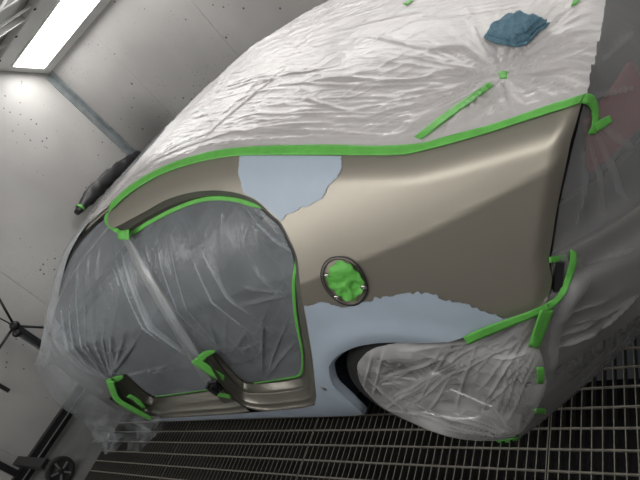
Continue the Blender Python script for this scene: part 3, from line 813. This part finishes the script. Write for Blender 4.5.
crease(fw, np.r_[np.zeros(base)+.12, np.array(crs).ravel()])
tag(fw, 'crumpled grey masking film shrouding the windscreen and front end of the car', 'plastic film', 'masking film sheets')

# film bag over the rear wheel
bag = (cr([(547, 306), (530, 314), (510, 321), (490, 329), (466, 338), (448, 343.5), (430, 344.5), (410, 345), (390, 346), (372, 349)], 4) +
       cr([(362, 354), (355, 366), (354.5, 378), (359, 391), (370, 405), (386, 417), (408, 428), (435, 439), (465, 446.5), (492, 448), (512, 446)], 4) +
       cr([(522, 440), (534, 424), (543, 403), (546, 388), (542, 368), (536, 347), (540, 325)], 4))
def Sb(px, py):
    d = ray(px, py); t = 1.0
    for _ in range(60):
        x, z = d[0]*t, H+d[2]*t
        y = .862+.0*x-.03*np.clip((.35-z)/.35, 0, 1)+.014*np.clip((z-.5)/.2, 0, 1)
        t = .5*t+.5*(y/d[1])
    return np.array([d[0]*t, d[1]*t, H+d[2]*t])
B = np.array([Sb(*p) for p in bag]); B[:, 2] = np.maximum(B[:, 2], .006)
v2, fcs = cdt(B[:, [0, 2]], .0055)
x, z = v2[:, 0], v2[:, 1]
e = np.clip(bdist(B[:, [0, 2]], v2)/.06, 0, 1)
r = np.hypot(x+1.05, z-.325); th = np.arctan2(z-.325, x+1.05)
y = .862-.03*np.clip((.35-z)/.35, 0, 1)+.014*np.clip((z-.5)/.2, 0, 1)
u, v = x*.75-z*.65, x*.65+z*.75
random.seed(5)
def ends(x0, x1, y0, y1, k): return [(random.uniform(x0, x1), random.uniform(y0, y1)) for _ in range(k)]
bf = folds(fan((535, 318), ends(420, 520, 370, 425, 9), .009, .0028, 10) + fan((495, 333), ends(380, 480, 360, 420, 9), .009, .0028, 16) + fan((465, 344), ends(372, 440, 352, 425, 8), .008, .003, 12)
           + fan((516, 441), ends(400, 540, 370, 436, 11), .009, .003, 5) + fan((540, 350), ends(470, 530, 360, 430, 6), .009, .003, 6)
           + [(372, 352, 362, 392, .010, .004), (384, 350, 372, 400, .010, .004), (366, 380, 410, 424, .012, .006), (396, 352, 470, 348, .012, .006), (376, 412, 500, 440, .010, .004)], Sb)(x, z)
y = y+.030*(1-np.sqrt(e))-e*(bf+.004*sharp(v*9, u*3, 62)+.003*sharp(u*15, v*20, 63)+.05*(vn(x*5, z*5, 65)-.5)) + e*.015*np.exp(-((r-.15)/.08)**2)
fwh = mesh_obj('plastic_film', np.stack([x, y, z], 1), fcs, 'film_wheel')
crease(fwh, np.clip(bf/.010, 0, 1)*.20+.75*np.clip(vn(x*6+1, z*8, 66)-.45, 0, .5))
tag(fwh, 'bright wrinkled masking film bagged around the rear wheel', 'plastic film', 'masking film sheets')
# film hanging round the rear corner and bumper
nz_, nt_ = 150, 130
rows = []
for k in range(nz_):
    zt = Sc[0, 2]*(1-k/(nz_-1))+.004*(k/(nz_-1)); rows.append(rear_ring(zt, nt_, 0))
Rr = np.array(rows)
top_row = resample(np.vstack([P2[-1, :P2.shape[1]//2+1]]), nt_)
for k in range(26):                                # the top of this sheet meets the rear edge of the lid
    b_k = 1-(k/25.)**.7
    Rr[k, :, 0] = Rr[k, :, 0]*(1-b_k)+top_row[:, 0]*b_k; Rr[k, :, 1] = Rr[k, :, 1]*(1-b_k)+top_row[:, 1]*b_k; Rr[k, :, 2] = Rr[k, :, 2]*(1-b_k)+(top_row[:, 2]+.002)*b_k
bv_r0 = BVHTree.FromPolygons([tuple(p) for p in Rr.reshape(-1, 3)], grid_faces(nz_, nt_))
r_folds = folds([(560, 346, 600, 330, .016, .006), (600, 330, 638, 294, .016, .006), (556, 338, 600, 318, .012, .004), (598, 318, 630, 300, .010, .004), (575, 256, 560, 320, .016, .014), (570, 262, 556, 330, .014, .010), (560, 300, 545, 392, .012, .006), (588, 97, 638, 86, .010, .004), (597, 118, 638, 150, .005, .006), (596, 130, 636, 205, .005, .006), (590, 134, 612, 220, .005, .005), (585, 140, 580, 240, .005, .006), (600, 60, 636, 30, .008, .005), (578, 266, 636, 250, .006, .004), (566, 312, 612, 300, .010, .004), (572, 322, 620, 312, .010, .003)], lambda px, py: hit(bv_r0, px, py), (1, 2))
T = np.linspace(0, 1, nt_)[None, :]; Zz = Rr[..., 2]
ed = np.clip(T/.04, 0, 1)*np.clip((np.arange(nz_)/12.)[:, None], 0, 1)
rf = r_folds(Rr[..., 1], Rr[..., 2])
ww = rf+.005*sharp(T*14+Zz*5, Zz*2+T, 71)+.014*(vn(T*7, Zz*4, 73)-.5)+.003*sharp(T*30+Zz*12, Zz*8, 74)
low = np.clip((Zz-.18)/.25, .15, 1)
Rr[..., 1] -= ww*ed*low*np.exp(-T*1.5); Rr[..., 0] += ww*ed*low*T
frr = mesh_obj('plastic_film', Rr.reshape(-1, 3), grid_faces(nz_, nt_), 'film_rear')
crease(frr, np.clip(rf/.016, 0, 1)*.34+.26*np.clip((.42-Zz)/.15, 0, 1))
tag(frr, 'dark clear masking film hanging round the rear bumper corner', 'plastic film', 'masking film sheets')
bv_rear = BVHTree.FromPolygons([tuple(p) for p in Rr.reshape(-1, 3)], grid_faces(nz_, nt_))
bv_bag = BVHTree.FromPolygons([tuple(p) for p in np.stack([x, y, z], 1)], fcs)

# ================================================================== green masking tape
def strip(name, A, B, fn, label, lift=.003, n=None, parent=None, seed=0, waves=.0012):
    """tape between two pixel edges, laid on a surface by fn(px,py)"""
    L = sum(math.dist(A[i], A[i+1]) for i in range(len(A)-1)); n = n or max(4, int(L/2.5))
    a = resample(cr(A, 2), n); b = resample(cr(B, 2), n); rows = []; W = 5
    for k in range(W):
        row = []
        for i in range(n):
            q = a[i]+(b[i]-a[i])*k/(W-1); p = fn(*q)
            if p is None: p = S(*q, -.006)
            d = -ray(*q); d /= np.linalg.norm(d)
            row.append(np.array(p)+d*(lift+waves*float(vn(i*.6, k*.8, seed))))
        rows.append(row)
    o = loft(rows, name, 'tape')
    # face outwards
    solid(o, .0006, 0)
    if parent: o.parent = parent
    else: tag(o, label, 'tape', 'strips of green masking tape')
    return o
side = lambda off: (lambda px, py: S(px, py, off))
def on(bv, off=0.0, fallback=None):
    def f_(px, py):
        p = hit(bv, px, py, off)
        return p if p is not None else S(px, py, -.004)
    return f_
strip('masking_tape', tape_up, tape_lo, side(-.020), 'long green tape edging the roof and boot film along the body', .002, 200)
strip('masking_tape', [(106, 212), (104, 219), (107, 226), (116, 233), (124, 238)], [(110, 213), (109, 219), (113, 225), (120, 230), (126, 232)], side(.01), 'green tape curled round the front end of the beige roof rail', .003)
strip('masking_tape', [(117, 230), (123, 230), (129, 229)], [(118, 239), (124, 240), (129, 240)], side(.005), 'small green tape patch closing the front tip of the roof rail', .006)
strip('masking_tape', [(129, 232), (138, 227), (146, 222), (165, 211.5), (184, 203), (202, 197.5), (219, 196), (237, 198), (252, 202.5), (264, 208)], [(129, 237), (138, 232), (146, 226.5), (165, 216), (184, 207.5), (202, 202), (219, 200.3), (237, 202.5), (250, 206.5), (263, 209)], side(.06), 'curved green tape under the roof rail along the door opening', .003)
strip('masking_tape', [(296.5, 260), (295.5, 283), (296, 305), (298, 322), (303, 352), (303.3, 368), (301, 375), (296, 378), (276, 381), (254, 384)], [(295, 260), (292, 283), (293, 305), (295, 322), (301, 352), (301.3, 367), (299, 373.5), (295, 376), (276, 379.6), (254, 382.6)], side(.062), 'thin green tape round the rear and bottom of the rear door opening', .003)
strip('masking_tape', [(191, 362), (200, 369), (212, 377), (224, 382)], [(196, 358), (204, 362), (216, 370), (225, 376)], side(.02), 'green tape hooked over the centre pillar foot above the hinge', .004)
strip('masking_tape', [(196, 357), (205, 351), (215, 350)], [(202, 363), (208, 357), (216, 352)], side(.02), 'short green tape tab on the upper edge of the centre pillar foot', .004)
strip('masking_tape', [(214, 391), (221, 393), (231, 395)], [(219, 397), (224, 398), (232, 399)], side(.012), 'short green tape tab below the centre pillar hinge', .006)
strip('masking_tape', [(106, 380), (114, 377), (123, 375)], [(109, 384), (117, 382), (124, 378)], side(.012), 'short green tape across the top of the front pillar hinge', .004)
strip('masking_tape', [(106, 381), (110, 392), (115, 401), (128, 410), (151, 421)], [(114, 381), (117, 392), (122, 400), (136, 408), (153, 418)], side(-.01), 'bent green tape round the front pillar hinge and sill end', .004)
strip('masking_tape', [(126, 397), (134, 401), (142, 410)], [(130, 394), (140, 400), (147, 409)], side(.012), 'loose green tape scrap beside the front pillar hinge', .006)
strip('masking_tape', [(155, 396), (180, 393), (211, 388.7)], [(155, 397.6), (180, 394.6), (211, 390.2)], side(.064), 'thin green tape line along the front door sill', .003)
strip('masking_tape', [(414, 137), (440, 117), (489, 82)], [(421, 140), (446, 121), (493, 86)], on(bv_top, .002), 'diagonal green tape across the film on the boot lid', .008)
strip('masking_tape', [(498, 72.5), (503, 71.5), (508, 72)], [(500, 79), (504, 79.5), (507, 79)], on(bv_top, .002), 'tiny green tape square gathering pleats on the boot lid film', .004)
strip('masking_tape', [(403, 4), (408, 1), (412, -3)], [(407, 6), (411, 3), (415, -1)], on(bv_top, .002), 'tiny green tape scrap at the rear window film', .004)
strip('masking_tape', [(574, -3), (573, 2), (571, 7)], [(582, -4), (580, 1), (576, 5)], on(bv_top, .002), 'tiny green tape scrap near the rear edge of the boot lid', .004)
strip('masking_tape', [(586, 93), (593, 97), (597, 108), (597, 122), (595, 134)], [(581, 103), (586, 105), (590, 112), (590, 124), (586, 134)], on(bv_rear, .004), 'green tape turned down over the boot corner', .006)
strip('masking_tape', [(592, 124), (600, 119), (608, 115.5)], [(595, 132), (602, 128), (611, 122)], on(bv_rear, .004), 'short green tape crossing the boot corner strip', .010)
strip('masking_tape', [(463, 337), (480, 329), (510, 318), (530, 311), (548, 303)], [(468, 345), (484, 338), (510, 327), (532, 318), (550, 309)], side(-.016), 'green tape along the rear edge of the wheel arch', .003)
strip('masking_tape', [(570, 249), (569, 262), (563, 282), (556, 296), (545, 304)], [(576, 252), (576, 264), (570, 283), (564, 296), (550, 310)], on(bv_rear, .002), 'green tape running up the rear edge of the quarter panel', .006)
strip('masking_tape', [(549, 257), (556, 256), (567, 254)], [(549, 263), (557, 262), (568, 261)], side(-.005), 'small green tape tab bridging the quarter panel edge', .012)
strip('masking_tape', [(540, 310), (534, 328), (528, 346)], [(553, 309), (546, 328), (538, 348)], on(bv_rear, .004), 'broad green tape from the arch corner down the bumper film', .022)
strip('masking_tape', [(536, 366), (536.5, 374), (536, 383)], [(543.5, 366), (544, 374), (543, 383)], on(bv_rear, .004), 'upright green tape piece joining the wheel and bumper films', .022)
strip('masking_tape', [(530, 408), (538, 407), (545, 408)], [(533, 413), (539, 413), (545, 413)], on(bv_rear, .004), 'small level green tape piece low on the wheel film', .022)
strip('masking_tape', [(496, 440), (508, 438), (522, 435)], [(498, 443), (510, 442), (520, 439)], on(bv_bag, .004), 'green tape at the bottom hem of the wheel film', .006)
# tape stuffed in the fuel filler
k = np.linspace(0, 1, 9); rows = []
ip = np.vstack([fpx, fpx[:1]])
for q in k:
    row = []
    for j, p in enumerate(ip):
        ir = .80+.05*math.sin(j*1.7)+.04*math.sin(j*.6+1)
        s_ = fc+np.array([1.0, 0])+(p-fc)*ir*q
        dd = -.005-.010*float(vn(s_[0]*.16, s_[1]*.16, 81))-.006*float(ridge(s_[0]*.09, s_[1]*.12, 82))
        if math.hypot(s_[0]-355, s_[1]-287) < 5.5: dd += .010
        row.append(S(*s_, dd))
    rows.append(row)
mt = loft(rows, 'masking_tape', 'tape'); tag(mt, 'crinkled green tape filling the round fuel filler', 'tape', 'strips of green masking tape')

# ================================================================== cloth on the boot lid
co = [(485, 40), (491, 34), (498, 27), (505, 25), (512, 18), (519, 19), (523, 15), (530, 19), (537, 19.5), (546, 25), (551, 25), (547, 30), (540, 33), (533, 41), (528, 46), (518, 49.5), (509, 47), (498, 46), (491, 43)]
def cloth():
    """one wiping cloth folded into overlapping layers"""
    m = MB()
    L2 = [(495, 30), (503, 26), (512, 18.5), (519, 19.5), (523, 16), (530, 20), (538, 21), (532, 31), (524, 38), (514, 44), (503, 43), (490, 39)]
    L3 = [(529, 29), (537, 21), (545, 25.5), (550, 25.5), (546, 30), (539, 33.5), (532, 41), (527, 45.5), (518, 48.5), (513, 45), (521, 42), (526, 36)]
    L4 = [(531, 35), (540, 28), (547, 28), (539, 34), (532, 42), (526, 45), (522, 45), (527, 41)]
    c = np.array(at_z(518, 33, K[2]))
    for poly, z0, th, sd in ((co, .0015, .006, 1), (L2, .008, .009, 2), (L3, .008, .016, 3), (L4, .024, .012, 4)):
        P = []
        for i in range(len(poly)):
            for k in range(4):
                p = np.array(poly[i])*(1-k/4)+np.array(poly[(i+1) % len(poly)])*k/4
                h_ = hit(bv_top, p[0], p[1]); P.append(h_ if h_ is not None else np.array(at_z(p[0], p[1], K[2])))
        P = np.array(P); v2, fc_ = cdt(P[:, :2], .0045)
        e = np.clip(bdist(P[:, :2], v2)/.0035, 0, 1)
        zz = []
        for q in v2:
            r_ = bv_top.ray_cast(Vector((q[0], q[1], 3)), Vector((0, 0, -1))); zz.append(r_[0].z if r_[0] else K[2])
        zz = np.array(zz)+.004; X, Y = v2[:, 0], v2[:, 1]; n = len(v2)
        wv = .003*vn(X*22, Y*22, 93)+.003*sharp((X+Y)*26, (X-Y)*7, 90+sd)
        top = np.stack([X, Y, zz+z0+th*np.sqrt(e)*.8+th*.2+wv], 1); bot = np.stack([X, Y, zz+z0+wv*(z0 > .005)], 1)
        cnt = {}
        for f in fc_:
            for a, b in zip(f, f[1:]+f[:1]): cnt[(a, b)] = 1
        rim = [(a, b) for (a, b) in cnt if (b, a) not in cnt]
        m.add(np.vstack([top, bot]), [tuple(f) for f in fc_]+[tuple(i+n for i in f[::-1]) for f in fc_]+[(b, a, a+n, b+n) for a, b in rim])
    o = m.build('cloth', 'cloth', None, True)
    return tag(o, 'crumpled blue wiping cloth lying on the film over the boot lid', 'cloth')
cloth()

# ================================================================== stand and loose trim by the end wall
XS = -4.97
stand = empty('panel_stand', (XS, 1.0, 0)); tag(stand, 'black tubular rolling stand against the end wall', 'stand')
def st(m, name, mat='black_metal', smooth=False):
    o = m.build(name, mat, stand, smooth); o.location = (-XS, -1.0, 0); return o
st(MB().bar((XS, .40, .125), (XS, 1.45, .125), .06, .055), 'base_bar')
p_hub = at_x(14, 326, XS)
st(MB().bar((XS, p_hub[1], .15), (XS, p_hub[1], p_hub[2]), .05, .05), 'post')
st(MB().bar((XS-.04, p_hub[1]-.03, p_hub[2]-.38), (XS-.04, p_hub[1]-.03, p_hub[2]-.02), .014, .014), 'height_rod', 'zinc')
pj = at_x(24, 478, XS); pk = at_x(0, 466, XS)
st(MB().bar((XS, pj[1], .10), (XS, pj[1]-.01, 1.05), .05, .05), 'post')
st(MB().lathe([(0, -.04), (.028, -.04), (.038, -.02), (.038, .02), (.028, .04), (0, .04)], (XS+.02, p_hub[1], p_hub[2]), 'x', 20), 'hub', 'black_metal', True)
st(MB().lathe([(0, -.03), (.03, -.03), (.03, .03), (0, .03)], (XS+.05, p_hub[1]-.05, p_hub[2]-.05), 'x', 14), 'clamp_knob', 'black_metal', True)
for q in ((-8, 286), (52, 328), (-14, 368), (-12, 312)):
    e_ = at_x(q[0], q[1], XS+.01)
    st(MB().tube([(XS+.01, p_hub[1], p_hub[2]), e_], .011 if q[1] != 312 else .006, 8), 'arm', 'black_metal', True)
cw = at_z(60, 471, .104)
cx_, cy_ = cw[0], cw[1]
st(MB().bar((XS, cy_, .20), (cx_-.05, cy_, .20), .07, .05), 'foot')
st(MB().box((cx_-.06, cy_-.035, .06), (cx_-.035, cy_+.035, .20)), 'caster_fork')
st(MB().lathe([(.0, .022), (.03, .026), (.035, .016), (.07, .016), (.075, .024), (.098, .022), (.104, .01), (.104, -.01), (.098, -.022), (.075, -.024), (.07, -.016), (0, -.02)], (cx_, cy_, .104), 'x', 32), 'caster_wheel', 'rubber', True)
hb = MB()
for kk in range(5):
    a = 2*math.pi*kk/5; hb.bar((cx_+.02, cy_+.02*math.cos(a), .104+.02*math.sin(a)), (cx_+.02, cy_+.072*math.cos(a), .104+.072*math.sin(a)), .016, .012)
st(hb, 'caster_spokes', 'zinc')
ea, eb = at_x(-14, 378, XS), at_x(9, 391, XS)
st(MB().bar(ea, eb, .03, .03), 'arm')
# second foot to carry the stand at the other end
st(MB().bar((XS, 1.42, .1), (XS, 1.42, .002), .05, .05), 'foot')

# black trim moulding held on a wall bracket in the far corner
XT = XE+.16
a = np.array(at_x(77, 213, XT)); b_ = np.array(at_x(146, 148, XT)); b_[1] = min(b_[1], YF-.06)
nseg = 46; V = []; Fm = []
for i in range(nseg):
    t_ = i/(nseg-1); c = a+(b_-a)*t_
    wd = .045*min(1, (t_+.02)*4)*(1-.25*(t_ > .8))+.025; c = c+np.array([0, 0, .04*math.sin(math.pi*t_)])
    for j in range(14):
        an = 2*math.pi*j/14
        rr_ = 1+.35*(float(vn(i*.5, j*.9, 97))-.5)
        V.append((c[0]+.04*math.cos(an)*rr_, c[1], c[2]+wd*math.sin(an)*rr_))
Fm = [(i*14+j, i*14+(j+1) % 14, (i+1)*14+(j+1) % 14, (i+1)*14+j) for i in range(nseg-1) for j in range(14)]
Fm += [tuple(range(14))[::-1], tuple((nseg-1)*14+j for j in range(14))]
tm = mesh_obj('bumper_moulding', V, Fm, 'black_plastic'); tag(tm, 'long black plastic moulding propped up in the far wall corner', 'moulding')
s0 = a+(b_-a)*.06
rg = MB(); n = 18
for i in range(n+1):
    an = 2*math.pi*i/n
    for dy in (-.012, .012): rg.v.append((s0[0]+.046*math.cos(an), s0[1]+dy, s0[2]+.012+.045*math.sin(an)))
rg.f = [(2*i, 2*i+1, 2*i+3, 2*i+2) for i in range(n)]
rg.build('tape_band', 'tape', tm, True)['label'] = 'green tape band'
ts = empty('trestle', (XT, (a[1]+b_[1])/2, 0)); tag(ts, 'black trestle under the long moulding behind the car', 'stand')
for yy_ in (a[1]+.25, b_[1]-.25):
    zt = a[2]+(b_[2]-a[2])*(yy_-a[1])/(b_[1]-a[1])-.10
    for dx_ in (-.1, .22):
        o = MB().bar((XT+dx_, yy_, 0.002), (XT+.03, yy_, zt), .035, .035).build('leg', 'black_metal', ts); o.location = (-XT, -(a[1]+b_[1])/2, 0)
o = MB().bar((XT+.02, a[1]+.1, a[2]-.10), (XT+.02, b_[1]-.1, b_[2]-.10), .04, .04).build('top_bar', 'black_metal', ts); o.location = (-XT, -(a[1]+b_[1])/2, 0)
